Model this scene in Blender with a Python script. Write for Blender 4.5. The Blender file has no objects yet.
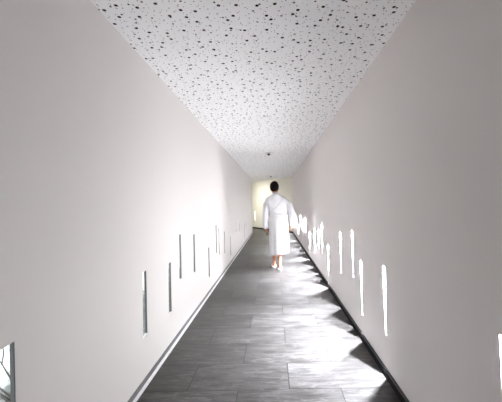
import bpy, bmesh, math, random
from mathutils import Vector, Matrix
random.seed(4)
C = bpy.context.scene.collection
sc = bpy.context.scene

# ------------------------------------------------------------ camera, world, exposure
EYE = 1.35
cam_d = bpy.data.cameras.new('camera'); cam = bpy.data.objects.new('camera', cam_d); C.objects.link(cam)
cam.location = (0, 0, EYE)
cam.rotation_euler = (math.radians(90), math.radians(1.25), 0)
cam_d.sensor_width = 36; cam_d.lens = 310 / 502 * 36
cam_d.shift_x = -22.5 / 502; cam_d.shift_y = 2.0 / 502
cam_d.clip_start = 0.02
sc.camera = cam
w = bpy.data.worlds.new('sky'); sc.world = w; w.use_nodes = True
w.node_tree.nodes['Background'].inputs[0].default_value = (0.92, 0.95, 1.0, 1)
w.node_tree.nodes['Background'].inputs[1].default_value = 3.0
sc.view_settings.view_transform = 'Standard'; sc.view_settings.look = 'None'
sc.view_settings.gamma = 1; sc.view_settings.use_curve_mapping = False
sc.view_settings.exposure = 0.3
STRIP = 2200.0        # brightness of the light strips in the wall slots
BEAM = 390.0         # watts of the reflector lamp at the head of each slot
sc.cycles.sample_clamp_indirect = 40
sc.cycles.max_bounces = 16; sc.cycles.diffuse_bounces = 12

XL, XR, H = -0.988, 0.84, 2.49
Y0, YL = -2.2, 14.3        # wall behind the camera; far end of the left wall
EA, EB = Vector((XR, 13.8, 0)), Vector((-2.7, 19.64, 0))   # slanted end wall

# ------------------------------------------------------------ materials
def mat(name, col, rough=0.6, metal=0.0, emit=None, es=0.0, spec=None):
    m = bpy.data.materials.new(name); m.use_nodes = True
    b = m.node_tree.nodes['Principled BSDF']
    b.inputs['Base Color'].default_value = (*col, 1); b.inputs['Roughness'].default_value = rough
    b.inputs['Metallic'].default_value = metal
    if spec is not None: b.inputs['Specular IOR Level'].default_value = spec
    if emit: b.inputs['Emission Color'].default_value = (*emit, 1); b.inputs['Emission Strength'].default_value = es
    return m
class NT:
    def __init__(s, m): s.t = m.node_tree; s.b = s.t.nodes['Principled BSDF']
    def n(s, k, **kw):
        x = s.t.nodes.new(k)
        for a, v in kw.items(): setattr(x, a, v)
        return x
    def l(s, a, b): s.t.links.new(a, b)
    def math(s, op, a, b=None, clamp=False):
        x = s.n('ShaderNodeMath', operation=op, use_clamp=clamp)
        for i, v in enumerate((a, b)):
            if v is None: continue
            if isinstance(v, (int, float)): x.inputs[i].default_value = v
            else: s.l(v, x.inputs[i])
        return x.outputs[0]
    def mix(s, f, a, b, blend='MIX'):
        x = s.n('ShaderNodeMix', data_type='RGBA', blend_type=blend)
        for i, v in ((0, f), (6, a), (7, b)):
            if isinstance(v, (int, float)): x.inputs[i].default_value = v
            elif isinstance(v, tuple): x.inputs[i].default_value = (*v, 1)
            else: s.l(v, x.inputs[i])
        return x.outputs[2]
    def coord(s, scale=(1, 1, 1), loc=(0, 0, 0)):
        c = s.n('ShaderNodeTexCoord'); mp = s.n('ShaderNodeMapping')
        mp.inputs['Scale'].default_value = scale; mp.inputs['Location'].default_value = loc
        s.l(c.outputs['Object'], mp.inputs[0]); return mp.outputs[0]
    def noise(s, v, scale, detail=4, rough=0.5):
        x = s.n('ShaderNodeTexNoise'); x.inputs['Scale'].default_value = scale
        x.inputs['Detail'].default_value = detail; x.inputs['Roughness'].default_value = rough
        s.l(v, x.inputs['Vector']); return x.outputs[0]
    def ramp(s, f, stops):
        x = s.n('ShaderNodeValToRGB'); e = x.color_ramp.elements
        while len(e) < len(stops): e.new(0.5)
        for q, (p, c) in zip(e, stops): q.position = p; q.color = (*c, 1)
        s.l(f, x.inputs[0]); return x.outputs[0]
    def bump(s, h, strength=0.1, dist=0.01):
        x = s.n('ShaderNodeBump'); x.inputs['Strength'].default_value = strength; x.inputs['Distance'].default_value = dist
        s.l(h, x.inputs['Height']); s.l(x.outputs[0], s.b.inputs['Normal'])

def plaster(name, col):
    m = mat(name, col, 0.75, spec=0.2); t = NT(m)
    v = t.coord()
    n1 = t.noise(v, 1.3, 3); n2 = t.noise(v, 160, 2)
    c2 = tuple(x * 0.965 for x in col)
    t.l(t.mix(n1, col, c2), t.b.inputs['Base Color'])
    t.bump(n2, 0.05, 0.002)
    return m
M_wall = plaster('painted plaster', (0.735, 0.705, 0.69))
M_end = plaster('cream plaster', (0.80, 0.79, 0.71))
M_white = mat('white lacquer', (0.85, 0.85, 0.85), 0.35)
M_alu = mat('brushed aluminium', (0.20, 0.20, 0.20), 0.5, 0.3)
M_dark = mat('shaded dark skirting', (0.015, 0.014, 0.016), 0.85, spec=0.1)  # dark tone holds the shade of the unlit right skirting
M_darkline = mat('shaded skirting lip', (0.06, 0.058, 0.058), 0.8)  # right lip, its colour darkened for the same shade
M_black = mat('black plastic', (0.02, 0.02, 0.02), 0.4)

# perforated ceiling board: round holes of three sizes scattered at random
M_ceil = mat('perforated ceiling board', (0.93, 0.93, 0.935), 0.8, spec=0.1)
def ceil_nodes():
    t = NT(M_ceil)
    tot = None
    for sc_, off, rad, pres in ((8.6, 0.0, 0.0108, 0.08), (9.5, 3.7, 0.0068, 0.2), (17.0, 7.1, 0.0038, 0.15), (22.0, 12.3, 0.0028, 0.2)):
        v = t.coord((1, 1, 0), (off, off * 1.3, 0))
        vo = t.n('ShaderNodeTexVoronoi', voronoi_dimensions='2D'); vo.inputs['Scale'].default_value = sc_
        vo.inputs['Randomness'].default_value = 0.85
        t.l(v, vo.inputs['Vector'])
        d = t.math('DIVIDE', vo.outputs['Distance'], sc_)
        sep = t.n('ShaderNodeSeparateColor'); t.l(vo.outputs['Color'], sep.inputs[0])
        on = t.math('GREATER_THAN', sep.outputs[0], pres)
        hole = t.math('MULTIPLY', t.math('LESS_THAN', d, rad), on)
        tot = hole if tot is None else t.math('MAXIMUM', tot, hole)
    t.l(t.mix(tot, (0.93, 0.93, 0.935), (0.012, 0.012, 0.014)), t.b.inputs['Base Color'])
    t.bump(t.math('SUBTRACT', 1.0, tot), 0.2, 0.002)
ceil_nodes()

# stone-effect tiles, 74 x 37 cm, laid in running bond across the corridor
M_floor = mat('slate tile', (0.1, 0.1, 0.1), 0.42, spec=0.25)
def floor_nodes():
    t = NT(M_floor)
    TW, TH = 0.742, 0.3725
    v = t.coord((1, 1, 1), (0.285 + 5 * TW, -2.245 + 20 * TH, 0))
    br = t.n('ShaderNodeTexBrick'); br.offset = 0.5; br.offset_frequency = 2; br.squash = 1
    br.inputs['Scale'].default_value = 1; br.inputs['Brick Width'].default_value = TW; br.inputs['Row Height'].default_value = TH
    br.inputs['Mortar Size'].default_value = 0.0030; br.inputs['Mortar Smooth'].default_value = 0.1
    br.inputs['Color1'].default_value = (0, 0, 0, 1); br.inputs['Color2'].default_value = (1, 1, 1, 1)
    br.inputs['Mortar'].default_value = (0.5, 0.5, 0.5, 1)
    t.l(v, br.inputs['Vector'])
    # every tile gets its own stretch of stone
    sh = t.n('ShaderNodeVectorMath', operation='MULTIPLY_ADD')
    t.l(br.outputs['Color'], sh.inputs[0]); sh.inputs[1].default_value = (13, 7, 5); t.l(v, sh.inputs[2])
    mp = t.n('ShaderNodeMapping'); mp.inputs['Scale'].default_value = (1.3, 7.0, 1); t.l(sh.outputs[0], mp.inputs[0])
    n1 = t.noise(mp.outputs[0], 3.2, 9, 0.68)
    mp2 = t.n('ShaderNodeMapping'); mp2.inputs['Scale'].default_value = (1.0, 4.5, 1); mp2.inputs['Rotation'].default_value = (0, 0, 0.12)
    t.l(sh.outputs[0], mp2.inputs[0])
    n2 = t.noise(mp2.outputs[0], 1.7, 8, 0.6)
    n3 = t.noise(mp.outputs[0], 38, 3, 0.6)
    base = t.ramp(n1, [(0.30, (0.026, 0.025, 0.023)), (0.50, (0.062, 0.058, 0.055)), (0.72, (0.105, 0.102, 0.098))])
    vein = t.math('SUBTRACT', 1.0, t.math('MULTIPLY', t.math('ABSOLUTE', t.math('SUBTRACT', n2, 0.56)), 42, ), clamp=True)
    vm = t.math('MULTIPLY', vein, t.math('MULTIPLY', t.noise(mp2.outputs[0], 2.3, 3), 0.85))
    c = t.mix(t.math('MULTIPLY', vm, 0.32), base, (0.34, 0.335, 0.33))
    tone = t.ramp(br.outputs['Color'], [(0.0, (0.74, 0.73, 0.72)), (1.0, (1.12, 1.12, 1.12))])
    c = t.mix(1.0, c, tone, 'MULTIPLY')
    c = t.mix(0.35, c, t.ramp(n3, [(0.3, (0.3, 0.3, 0.3)), (0.7, (1.0, 1.0, 1.0))]), 'MULTIPLY')
    c = t.mix(br.outputs['Fac'], c, (0.010, 0.010, 0.010))
    t.l(c, t.b.inputs['Base Color'])
    t.l(t.math('ADD', t.math('MULTIPLY', n1, 0.25), 0.30), t.b.inputs['Roughness'])
    hgt = t.math('SUBTRACT', t.math('MULTIPLY', n1, 0.4), br.outputs['Fac'])
    t.bump(hgt, 0.25, 0.003)
floor_nodes()

# ------------------------------------------------------------ mesh helpers
def obj(name, bm, m, parent=None, smooth=False):
    bmesh.ops.recalc_face_normals(bm, faces=bm.faces)
    me = bpy.data.meshes.new(name); bm.to_mesh(me); bm.free()
    if m: me.materials.append(m)
    if smooth:
        for p in me.polygons: p.use_smooth = True
    o = bpy.data.objects.new(name, me); C.objects.link(o)
    if parent: o.parent = parent
    return o
def box(bm, x0, x1, y0, y1, z0, z1):
    v = [bm.verts.new(p) for p in ((x0,y0,z0),(x1,y0,z0),(x1,y1,z0),(x0,y1,z0),(x0,y0,z1),(x1,y0,z1),(x1,y1,z1),(x0,y1,z1))]
    for f in ((3,2,1,0),(4,5,6,7),(0,1,5,4),(1,2,6,5),(2,3,7,6),(3,0,4,7)): bm.faces.new([v[i] for i in f])
def prism(bm, a, b):
    """closed solid between two polygons with the same number of corners"""
    va = [bm.verts.new(p) for p in a]; vb = [bm.verts.new(p) for p in b]; n = len(a)
    bm.faces.new(va); bm.faces.new(list(reversed(vb)))
    for i in range(n): bm.faces.new([va[i], vb[i], vb[(i+1) % n], va[(i+1) % n]])
def lathe(bm, prof, seg=28, c=(0, 0, 0)):
    rings = []
    for r, z in prof:
        rings.append([bm.verts.new((c[0]+r*math.cos(2*math.pi*k/seg), c[1]+r*math.sin(2*math.pi*k/seg), c[2]+z)) for k in range(seg)])
    for a, b in zip(rings, rings[1:]):
        for k in range(seg): bm.faces.new([a[k], a[(k+1) % seg], b[(k+1) % seg], b[k]])
    bm.faces.new(list(reversed(rings[0]))); bm.faces.new(rings[-1])
def loft(bm, rings, cap=True):
    rr = [[bm.verts.new(p) for p in r] for r in rings]; n = len(rr[0])
    for a, b in zip(rr, rr[1:]):
        for k in range(n): bm.faces.new([a[k], a[(k+1) % n], b[(k+1) % n], b[k]])
    if cap: bm.faces.new(list(reversed(rr[0]))); bm.faces.new(rr[-1])
def tube(bm, pts, rad, seg=14, flat=(1, 1)):
    pts = [Vector(p) for p in pts]; rings = []
    for i, p in enumerate(pts):
        d = (pts[min(i+1, len(pts)-1)] - pts[max(i-1, 0)]).normalized()
        u = d.cross(Vector((0, 1, 0.01))).normalized(); v = d.cross(u).normalized()
        r = rad[i] if isinstance(rad, (list, tuple)) else rad
        rings.append([p + u*r*flat[0]*math.cos(2*math.pi*k/seg) + v*r*flat[1]*math.sin(2*math.pi*k/seg) for k in range(seg)])
    loft(bm, rings)
def struct(o): o['kind'] = 'structure'; return o
def tag(o, label, cat, group=None):
    o['label'] = label; o['category'] = cat
    if group: o['group'] = group
    return o
def empty(name, loc, rz=0):
    o = bpy.data.objects.new(name, None); C.objects.link(o); o.location = loc; o.rotation_euler = (0, 0, rz)
    o.empty_display_size = 0.1; return o
def bake(o):
    """replace an object's mesh by the result of its modifiers"""
    dg = bpy.context.evaluated_depsgraph_get()
    me = bpy.data.meshes.new_from_object(o.evaluated_get(dg)); o.modifiers.clear(); o.data = me
def carve(o, cut):
    md = o.modifiers.new('cut', 'BOOLEAN'); md.object = cut; md.operation = 'DIFFERENCE'; md.solver = 'EXACT'
    bake(o); bpy.data.objects.remove(cut)

# ------------------------------------------------------------ where the slits are: (y, top, height)
SR = [(1.115, .838, .50), (2.365, .848, .53), (3.0, .772, .53), (3.315, 1.037, .50), (3.92, .962, .52), (4.84, .697, .49),
      (5.43, .968, .52), (5.83, .85, .46), (6.42, .812, .50), (7.31, .66, .52), (8.25, .947, .50), (8.95, .803, .42),
      (9.8, .955, .43), (10.8, .61, .50), (11.6, .80, .42), (12.4, .86, .40), (13.1, .74, .42)]
SL = [(1.09, .85, .50), (2.30, .856, .49), (2.865, .812, .48), (3.20, 1.045, .48), (3.77, .988, .48), (4.62, .707, .46),
      (5.24, .995, .49), (5.50, .923, .48), (6.11, .81, .45), (6.95, .640, .46), (8.04, .902, .30), (8.86, .797, .25),
      (10.3, .70, .50), (10.95, .74, .27), (12.3, .86, .40)]

# ------------------------------------------------------------ the setting
T = 0.2
bm = bmesh.new()
prism(bm, [(XL-T, Y0-T, 0), (XR+T, Y0-T, 0), (XR+T, 13.4, 0), (EA.x+T, EA.y+.05, 0), (-2.7, EB.y+T, 0), (-2.9, YL-.6, 0), (XL-T, YL-.6, 0)],
      [(p[0], p[1], -0.12) for p in [(XL-T, Y0-T), (XR+T, Y0-T), (XR+T, 13.4), (EA.x+T, EA.y+.05), (-2.7, EB.y+T), (-2.9, YL-.6), (XL-T, YL-.6)]])
fl = struct(obj('floor', bm, M_floor))
bm = bmesh.new()
P = [(XL-T, Y0-T), (XR+T, Y0-T), (XR+T, 13.4), (EA.x+T, EA.y+.05), (-2.7, EB.y+T), (-2.9, YL-.6), (XL-T, YL-.6)]
prism(bm, [(*p, H) for p in P], [(*p, H+0.12) for p in P])
struct(obj('ceiling', bm, M_ceil))

bm = bmesh.new(); box(bm, XR, XR+T, Y0-T, EA.y+.3, 0, H); wr = struct(obj('wall_right', bm, M_wall))
TOPW, BOTW, DEP = 0.054, 0.026, 0.027
bm = bmesh.new()
def slim(y): return 1.0 if y < 4.5 else (.66 if y < 7 else .52)    # the farther slots are cut finer
for y, zt, hh in SR:
    k = slim(y)
    q = [(y, zt-hh), (y+BOTW*k, zt-hh+.012), (y+TOPW*k, zt), (y, zt-.004)]
    prism(bm, [(XR-.02, a, b) for a, b in q], [(XR+DEP*k, a, b) for a, b in q])
carve(wr, obj('cutter', bm, None))

TL = 0.016            # the left wall is a thin panel, so one sees out through its slits
bm = bmesh.new(); box(bm, XL-TL, XL, Y0-T, YL, 0, H); wl = struct(obj('wall_left', bm, M_wall))
bm = bmesh.new()
LW_T, LW_B = 0.07, 0.08
def lq(y, zt, hh):
    return [(y, zt-hh-.006), (y+LW_B, zt-hh+.01), (y+LW_B, zt), (y+LW_B-LW_T, zt-.006)]
for s in SL:
    q = lq(*s)
    prism(bm, [(XL-.1, a, b) for a, b in q], [(XL+.05, a, b) for a, b in q])
carve(wl, obj('cutter', bm, None))
# return wall of the side passage, the slanted end wall and the wall behind the camera
bm = bmesh.new(); box(bm, -2.8, XL-TL, YL-.12, YL, 0, H); struct(obj('wall_passage', bm, M_wall))
bm = bmesh.new(); box(bm, -2.9, -2.8, YL-.3, EB.y+.1, 0, H); struct(obj('wall_far_left', bm, M_wall))
bm = bmesh.new(); box(bm, XL-TL, XR, Y0-T, Y0, 0, H); struct(obj('wall_back', bm, M_wall))
d = (EB-EA).normalized(); nrm = Vector((-d.y, d.x, 0))
if nrm.y < 0: nrm = -nrm
bm = bmesh.new()
q = [EA - d*0.0, EB, EB + nrm*.12, EA + nrm*.12]
prism(bm, [(p.x, p.y, 0) for p in q], [(p.x, p.y, H) for p in q])
we = struct(obj('wall_end', bm, M_end))
bm = bmesh.new()
q = [EA, EB, EB - nrm*.012, EA - nrm*.012]
prism(bm, [(p.x, p.y, 0.001) for p in q], [(p.x, p.y, 0.06) for p in q]); struct(obj('baseboard_end', bm, M_dark))

# skirtings: white foot with an aluminium lip on the left, shade put into the dark colour on the right
b = empty('baseboard_left', (XL, 0, 0)); struct(b)
bm = bmesh.new(); box(bm, 0, .014, Y0, YL, 0.0, .030); obj('foot', bm, M_white, b)
bm = bmesh.new(); box(bm, 0, .006, Y0, YL, .030, .066); obj('lip', bm, M_alu, b)
b = empty('baseboard_right', (XR, 0, 0)); struct(b)
bm = bmesh.new(); box(bm, -.016, 0, Y0, EA.y, 0.0, .040); obj('foot', bm, M_dark, b)
bm = bmesh.new(); box(bm, -.012, 0, Y0, EA.y, .045, .066); box(bm, -.004, 0, Y0, EA.y, .04, .045); obj('lip', bm, M_darkline, b)

# ------------------------------------------------------------ left wall: window slits with a thin dark frame and a pane
M_frame = mat('grey window frame', (0.11, 0.11, 0.11), 0.5)
M_glass = bpy.data.materials.new('window glass'); M_glass.use_nodes = True
nt = M_glass.node_tree; nt.nodes.clear()
o_ = nt.nodes.new('ShaderNodeOutputMaterial'); mx = nt.nodes.new('ShaderNodeMixShader'); tr = nt.nodes.new('ShaderNodeBsdfTransparent')
gl = nt.nodes.new('ShaderNodeBsdfGlossy'); gl.inputs['Roughness'].default_value = 0.02; 
tr.inputs[0].default_value = (0.9, 0.93, 0.92, 1)
mx.inputs[0].default_value = .07; nt.links.new(tr.outputs[0], mx.inputs[1]); nt.links.new(gl.outputs[0], mx.inputs[2]); nt.links.new(mx.outputs[0], o_.inputs[0])
for i, s in enumerate(SL):
    q = lq(*s)
    fr_o = empty('window_%d' % (i+1), (XL, s[0], 0)); struct(fr_o)
    bm = bmesh.new()      # the frame lines the far jamb and the slit's head and foot
    y1 = q[1][0] - s[0]
    box(bm, -TL, -.001, y1-.005, y1+.001, q[1][1]+.0, q[2][1])
    obj('frame', bm, M_frame, fr_o)
    bm = bmesh.new()
    prism(bm, [(-TL+.001, a-s[0], b_) for a, b_ in q], [(-TL+.004, a-s[0], b_) for a, b_ in q])
    obj('pane', bm, M_glass, fr_o)

# ------------------------------------------------------------ right wall: the glowing light slits
M_strip = mat('light strip', (1, 1, 1), 0.5, emit=(0.97, 0.98, 1.0), es=STRIP)
M_strip_long = mat('long light strip', (1, 1, 1), 0.5, emit=(0.97, 0.98, 1.0), es=STRIP*.45)
M_lens = mat('satin slot back', (0.45, 0.45, 0.45), 0.5)
order = ['nearest one, cut by the photo edge', 'second from the camera, long and low',
         'third from the camera, its foot lower than the one behind', 'fourth from the camera, the highest one',
         'fifth from the camera, paired with the taller one before it', 'sixth from the camera, low and standing by itself',
         'nearest of the cluster of three thin ones', 'middle of the cluster of three thin ones',
         'farthest of the cluster of three thin ones', 'low one just beyond the cluster of three',
         'high one beyond the low tenth slit', 'twelfth from the camera, faint and short',
         'thirteenth from the camera, high beside the robe', 'very low one beside the robe sleeve', 'tiny one past the very low slit by the sleeve', 'tiny one, last but one before the end wall', 'tiny one, last before the end wall']
def light_slot(frame_xyz, rz, hh, label, group, k=1.0):
    r = empty('light_slot', frame_xyz, rz); tag(r, label, 'wall light', group)
    bm = bmesh.new()
    q = [(.002, -hh+.003), (BOTW*k-.002, -hh+.014), (TOPW*k-.002, -.003), (.002, -.006)]
    prism(bm, [(DEP*k-.002, a, b) for a, b in q], [(DEP*k-.0005, a, b) for a, b in q]); obj('diffuser', bm, M_lens, r)
    bm = bmesh.new()
    lx = DEP*k - .0035
    box(bm, lx, lx+.0012, .014*k-.005*k, .014*k+.005*k, -.130 if k == 1 else -hh*.8, -.030); obj('lamp', bm, M_strip if k == 1 else M_strip_long, r)
    bm = bmesh.new(); box(bm, lx-.006, lx+.001, .021*k-.008*k, .021*k+.008*k, -.016, -.008); obj('lamp_housing', bm, M_white, r)
    ld = bpy.data.lights.new('lamp_beam', 'SPOT'); ld.energy = BEAM; ld.color = (.86, .90, 1.0); ld.spot_size = math.radians(92); ld.spot_blend = .9; ld.shadow_soft_size = .003
    lo = bpy.data.objects.new('lamp_beam', ld); C.objects.link(lo); lo.parent = r; lo.location = (.018*k, .020*k, -.021); lo.rotation_euler = (0, math.radians(23), 0)
    return r
for (y, zt, hh), tx in zip(SR, order):
    light_slot((XR, y, zt), 0, hh, 'glowing slit in right wall, ' + tx, 'glowing slits along the right wall', slim(y))

# one more on the end wall, left of the person
p = EA + d * ((EA.x - (-1.0)) / -d.x)
k = empty('light_slot', (p.x, p.y, .93)); k.rotation_euler = (0, 0, math.atan2(nrm.y, nrm.x))
tag(k, 'pale glowing light slit on the cream end wall left of the person', 'wall light')
bm = bmesh.new(); box(bm, -.012, -.001, -.035, .035, -.5, 0); obj('frame', bm, M_white, k)
bm = bmesh.new(); box(bm, -.015, -.0125, -.022, .022, -.49, -.01); obj('light_strip', bm, mat('soft strip', (1, 1, 1), .5, emit=(1, .98, .9), es=2.2), k)

# ------------------------------------------------------------ ceiling fixtures
def detector(x, y, label):
    r = empty('smoke_detector', (x, y, H)); tag(r, label, 'smoke detector', None)
    bm = bmesh.new(); lathe(bm, [(.080, 0), (.082, -.004), (.070, -.010), (.044, -.014)]); obj('base_plate', bm, M_white, r, True)
    bm = bmesh.new(); lathe(bm, [(.090, 0), (.090, -.003)]); obj('rim', bm, M_alu, r)
    bm = bmesh.new(); lathe(bm, [(.036, -.0145), (.036, -.020), (.033, -.022)]); obj('collar', bm, M_alu, r, True)
    bm = bmesh.new(); lathe(bm, [(.030, -.022), (.033, -.030), (.030, -.046), (.018, -.054), (.006, -.056)]); obj('sensor_head', bm, M_black, r, True)
detector(-.084, 7.05, 'round white ceiling detector with dark head, the nearer and larger one')
detector(-.085, 13.0, 'small round ceiling detector with dark head at the far end, just above the person')
r = empty('ceiling_plate', (-.055, 4.1, H)); tag(r, 'flush round white cover plate with thin dark rim in the perforated ceiling', 'cover plate')
bm = bmesh.new(); lathe(bm, [(.050, 0), (.050, -.004), (.046, -.006)]); obj('plate', bm, M_white, r)
bm = bmesh.new(); lathe(bm, [(.054, 0), (.054, -.002)]); obj('rim', bm, M_alu, r)
# unseen lamp added round the corner to brighten the end wall
r = empty('added_passage_light', (-1.6, 15.3, H)); tag(r, 'added unseen lamp in the side passage behind the left wall end', 'added light')
bm = bmesh.new(); lathe(bm, [(.17, 0), (.17, -.03), (.16, -.035)]); obj('housing', bm, M_white, r)
bm = bmesh.new(); lathe(bm, [(.16, -.036), (.16, -.045), (.13, -.05)]); obj('added_lamp_disc', bm, mat('added lamp glow', (1, 1, 1), .5, emit=(1, .98, .90), es=170), r)

# ------------------------------------------------------------ outside, seen through the left slits
M_grav = mat('pale gravel', (.5, .5, .48), .9); t = NT(M_grav); v = t.coord()
sx = t.n('ShaderNodeSeparateXYZ'); t.l(v, sx.inputs[0])
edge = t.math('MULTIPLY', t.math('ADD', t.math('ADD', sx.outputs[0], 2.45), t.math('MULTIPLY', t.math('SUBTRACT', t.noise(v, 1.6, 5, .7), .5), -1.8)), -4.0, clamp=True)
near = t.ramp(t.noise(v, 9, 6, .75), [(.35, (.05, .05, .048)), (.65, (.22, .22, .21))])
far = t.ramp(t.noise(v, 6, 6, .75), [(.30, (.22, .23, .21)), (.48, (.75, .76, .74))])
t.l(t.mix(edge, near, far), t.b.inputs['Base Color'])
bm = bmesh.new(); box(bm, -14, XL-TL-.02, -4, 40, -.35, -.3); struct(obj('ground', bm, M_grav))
M_stone = mat('garden wall stone', (.3, .3, .3), .9); t = NT(M_stone); v = t.coord()
t.l(t.ramp(t.noise(v, 5, 7, .7), [(.35, (.10, .10, .10)), (.62, (.42, .42, .41))]), t.b.inputs['Base Color'])
bm = bmesh.new(); box(bm, -6.2, -5.9, -3, 39, -.3, .7)
g = obj('garden_wall', bm, M_stone); struct(g)
M_twig = mat('bare twig', (.10, .085, .07), .8)
bm = bmesh.new()
def twig(p, dr, ln, r, lv):
    pts = [p]; q = p.copy(); dd = dr.copy()
    for s in range(4):
        dd = (dd + Vector((random.uniform(-.25, .25), random.uniform(-.25, .25), random.uniform(-.1, .15)))).normalized()
        q = q + dd * ln / 4; pts.append(q.copy())
        if lv > 0 and s > 0: twig(q.copy(), (dd + Vector((random.uniform(-.8, .8), random.uniform(-.8, .8), random.uniform(-.2, .5)))).normalized(), ln*.6, r*.6, lv-1)
    tube(bm, pts, [r, r*.85, r*.7, r*.55, r*.35], 5)
for s in range(7): twig(Vector((0, 0, -.3)), Vector((random.uniform(-.6, .6), random.uniform(-.6, .6), 1)).normalized(), .55, .010, 2)
o = obj('shrub', bm, M_twig); o.location = (-2.1, 2.55, 0); tag(o, 'bare twiggy shrub outside the nearest slit window in left wall', 'shrub')

# ------------------------------------------------------------ the person walking away
M_skin = mat('skin', (.40, .18, .11), .6); M_hair = mat('dark hair', (.008, .006, .005), .9, spec=0.08)
M_robe = mat('white terry cloth', (.72, .72, .75), .95, spec=.1); t = NT(M_robe); v = t.coord(); t.bump(t.noise(v, 180, 3), .35, .004)
M_slip = mat('white slipper', (.82, .82, .80), .8); M_sole = mat('slipper sole', (.35, .34, .32), .8)
person = empty('person', (.085, 6.35, 0)); tag(person, 'person with short dark hair in long white hooded bathrobe and slippers walking away', 'person')
def skin_mesh(name, verts, edges, m, parent, sub=2):
    me = bpy.data.meshes.new(name); me.from_pydata([v[:3] for v in verts], edges, [])
    o = bpy.data.objects.new(name, me); C.objects.link(o); o.parent = parent
    o.modifiers.new('skin', 'SKIN'); sd = o.modifiers.new('sub', 'SUBSURF'); sd.levels = sub
    for i, v in enumerate(verts):
        r = v[3]; me.skin_vertices[0].data[i].radius = (r if isinstance(r, tuple) else (r, r))
    me.skin_vertices[0].data[0].use_root = True
    bake(o); o.data.materials.clear(); o.data.materials.append(m)
    for p in o.data.polygons: p.use_smooth = True
    return o
V = []; E_ = []
def add(p, r, par=None):
    V.append((*p, r)); i = len(V)-1
    if par is not None: E_.append((par, i))
    return i
pel = add((0.02, 0, .95), .13)
sp = add((.01, .0, 1.12), .125, pel); ch = add((-.01, 0, 1.30), .13, sp); nb = add((-.02, 0, 1.45), .075, ch)
nk = add((-.038, .005, 1.53), .052, nb); hb = add((-.052, .025, 1.60), .070, nk); ht = add((-.060, .025, 1.685), .078, hb)
for s in (-1, 1):
    if s < 0: kn, an, he, to = (-.07, .17, .50), (-.100, .13, .10), (-.103, .115, .045), (-.115, .30, .035)
    else: kn, an, he, to = (.045, .03, .50), (.010, -.15, .10), (.008, -.165, .045), (.020, .02, .035)
    hp = add((.02+.09*s, 0, .90), .09, pel)
    k_ = add(kn, .055, hp); cf = add(tuple((a*.6+b*.4) for a, b in zip(kn, an)), .053, k_)
    a_ = add(an, .035, cf); h_ = add(he, .036, a_); add(to, .030, h_)
    sh = add((-.015+.17*s, 0, 1.42), .060, ch)
    if s < 0: el, wr_, hd, fd = (-.262, -.03, 1.13), (-.255, .03, .88), (-.252, .045, .80), Vector((.05, .10, -1))
    else: el, wr_, hd, fd = (.285, -.03, 1.13), (.285, .10, .90), (.27, .16, .84), Vector((-.15, .6, -.8))
    e = add(el, .042, sh); w_ = add(wr_, .027, e); h2 = add(hd, (.052, .036), w_)
    fd.normalize()
    for n_, off in enumerate((-.032, -.011, .011, .031)):
        ln = (.068, .080, .076, .060)[n_]
        b0 = Vector(hd) + Vector((0, off, 0)) + fd*.015
        f1 = add(b0 + fd*.03, .0115, h2); f2 = add(b0 + fd*(.03+ln*.5) + Vector((.006*-s, 0, 0)), .0108, f1)
        add(b0 + fd*(.03+ln*.9) + Vector((.022*-s, 0, 0)), .0092, f2)
    tb = add(Vector(wr_)*.45 + Vector(hd)*.55 + Vector((0, .038, -.005)), .011, w_); add(Vector(hd) + Vector((-.008*s, .062, -.035)), .009, tb)
skin_mesh('body', V, E_, M_skin, person)
hc = Vector((-.060, .025, 1.665))
def ell(bm, c, r, seg=20, rg=14, f=None):
    R_ = []
    for i in range(1, rg):
        th = math.pi*i/rg
        R_.append([Vector((c[0]+r[0]*math.sin(th)*math.cos(a), c[1]+r[1]*math.sin(th)*math.sin(a), c[2]+r[2]*math.cos(th))) for a in [2*math.pi*k/seg for k in range(seg)]])
    if f: R_ = [[f(p) for p in q] for q in R_]
    loft(bm, R_)
# head with a face (looking away from the camera), ears and nose
bm = bmesh.new(); ell(bm, hc, (.076, .092, .112))
o = obj('head', bm, M_skin, person, True)
bm = bmesh.new()
ell(bm, hc + Vector((0, .098, -.02)), (.013, .016, .026), 10, 8); obj('nose', bm, M_skin, o, True)
for s in (-1, 1):
    bm = bmesh.new(); ell(bm, hc + Vector((.078*s, .005, -.025)), (.010, .020, .032), 10, 8); obj('ear', bm, M_skin, o, True)
    bm = bmesh.new(); ell(bm, hc + Vector((.030*s, .082, .005)), (.014, .010, .009), 10, 8); obj('eye', bm, M_hair, o, True)
bm = bmesh.new(); ell(bm, hc + Vector((0, .078, -.062)), (.026, .010, .008), 10, 8); obj('mouth', bm, mat('lips', (.4, .15, .13), .5), o, True)
def hairf(p):
    q = p.copy()
    dz = q.z - hc.z
    if q.y > hc.y + .03 and dz < .05: q.y = hc.y + .03 + (q.y-hc.y-.03)*.15      # open at the face
    q += Vector((math.sin(q.z*160+q.x*60), 0, math.cos(q.x*190))) * .0018
    return q
bm = bmesh.new(); ell(bm, hc + Vector((0, -.008, .020)), (.093, .104, .118), 30, 20, hairf)
obj('hair', bm, M_hair, person, True)
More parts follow.
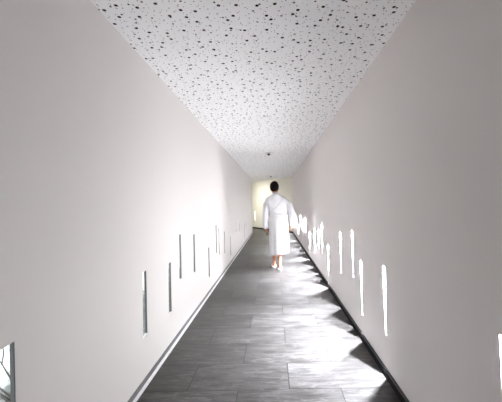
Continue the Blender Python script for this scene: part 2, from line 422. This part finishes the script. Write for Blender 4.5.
# bathrobe: body and both sleeves grown into one cloth surface
bm = bmesh.new()
rob = [(1.565, -.035, .0, .055, .058), (1.52, -.03, -.002, .085, .075), (1.475, -.018, -.005, .17, .10), (1.43, -.01, -.008, .215, .118), (1.34, -.005, -.005, .215, .135), (1.22, 0, 0, .195, .135),
       (1.10, .005, 0, .180, .13), (1.02, .012, .0, .188, .14), (.90, .012, .005, .198, .155), (.70, .014, .01, .200, .175), (.50, .014, .015, .198, .195), (.38, .014, .02, .195, .20), (.30, .012, .02, .183, .195), (.285, .012, .02, .17, .18)]
rings = []
for z, cx, cy, rx, ry in rob:
    fold = max(0, min(1, (1.05 - z)/.6))
    ring = []
    for k_ in range(64):
        a = 2*math.pi*k_/64
        m_ = 1 + fold*(.05*math.sin(a*7+z*2.2) + .035*math.sin(a*12+1-z*3)) + .008*math.sin(a*5+z*20)
        dz = .03*fold*math.sin(a+2.6) if z < .4 else 0
        ring.append((cx + rx*m_*math.cos(a), cy + ry*m_*math.sin(a), z + dz))
    rings.append(ring)
loft(bm, list(reversed(rings)))
tube(bm, [(-.12, -.005, 1.46), (-.19, -.005, 1.42), (-.235, -.015, 1.33), (-.262, -.03, 1.13), (-.262, .0, 1.0), (-.258, .02, .87), (-.256, .026, .835)], [.07, .082, .085, .078, .078, .079, .072], 24, (.78, 1))
tube(bm, [(.09, -.005, 1.42), (.165, -.005, 1.385), (.228, -.015, 1.31), (.285, -.03, 1.13), (.30, .02, 1.0), (.315, .085, .90), (.315, .11, .86)], [.06, .074, .082, .082, .080, .080, .074], 24, (.85, 1))
rb = obj('bathrobe', bm, M_robe, person)
md = rb.modifiers.new('r', 'REMESH'); md.mode = 'VOXEL'; md.voxel_size = .011
md = rb.modifiers.new('s', 'SMOOTH'); md.iterations = 4; md.factor = .5
bake(rb)
for p in rb.data.polygons: p.use_smooth = True
# hood hanging on the back, belt with its loop, hem roll
bm = bmesh.new()
def hoodf(p):
    q = p.copy(); dz = 1.50 - q.z
    q.x = -.045 + (q.x)*(1 - max(0, dz-.08)*2.0) + 0 - max(0, dz)*.28
    return q
ell(bm, Vector((0, -.125, 1.39)), (.145, .042, .150), 28, 16, hoodf)
o = obj('hood', bm, M_robe, rb, True)
bm = bmesh.new()
tube(bm, [(-.17, -.125, 1.43), (-.165, -.150, 1.32), (-.145, -.160, 1.22), (-.095, -.170, 1.19), (-.02, -.176, 1.24), (.05, -.165, 1.32), (.10, -.145, 1.41), (.12, -.12, 1.46)], .009, 8); obj('hood_seam', bm, M_robe, rb, True)
bm = bmesh.new()
rr = []
for k_ in range(48):
    a = 2*math.pi*k_/48
    c = Vector((.006 + .192*math.cos(a), .146*math.sin(a), 1.10)); n_ = Vector((math.cos(a), math.sin(a), 0))
    rr.append([c + n_*.008 + Vector((0, 0, .020)), c - n_*.02 + Vector((0, 0, .02)), c - n_*.02 - Vector((0, 0, .02)), c + n_*.008 - Vector((0, 0, .02))])
rr.append(rr[0])
loft(bm, rr, False); bmesh.ops.remove_doubles(bm, verts=bm.verts, dist=1e-5); obj('belt', bm, M_robe, rb, True)
for (x, y, ry) in ((-.108, .20, .07), (.013, -.08, -.06)):
    bm = bmesh.new()
    out = [(.0, -.118), (.036, -.105), (.044, -.03), (.050, .06), (.040, .125), (0, .145), (-.038, .125), (-.047, .06), (-.042, -.03), (-.036, -.105)]
    prism(bm, [(x+a, y+b, .001) for a, b in out], [(x+a, y+b, .016) for a, b in out]); s_ = obj('slipper', bm, M_sole, person)
    bm = bmesh.new()
    def uf(p, x=x, y=y): q = p.copy(); q.z = max(q.z, .017); return q
    ell(bm, Vector((x, y+.045, .02)), (.050, .098, .062), 20, 14, uf); obj('upper', bm, M_slip, s_, True)
    bm = bmesh.new()
    tube(bm, [(x-.036, y-.03, .028), (x-.036, y-.085, .028), (x-.02, y-.112, .028), (x+.02, y-.112, .028), (x+.036, y-.085, .028), (x+.036, y-.03, .028)], .013, 8); obj('heel_band', bm, M_slip, s_, True)
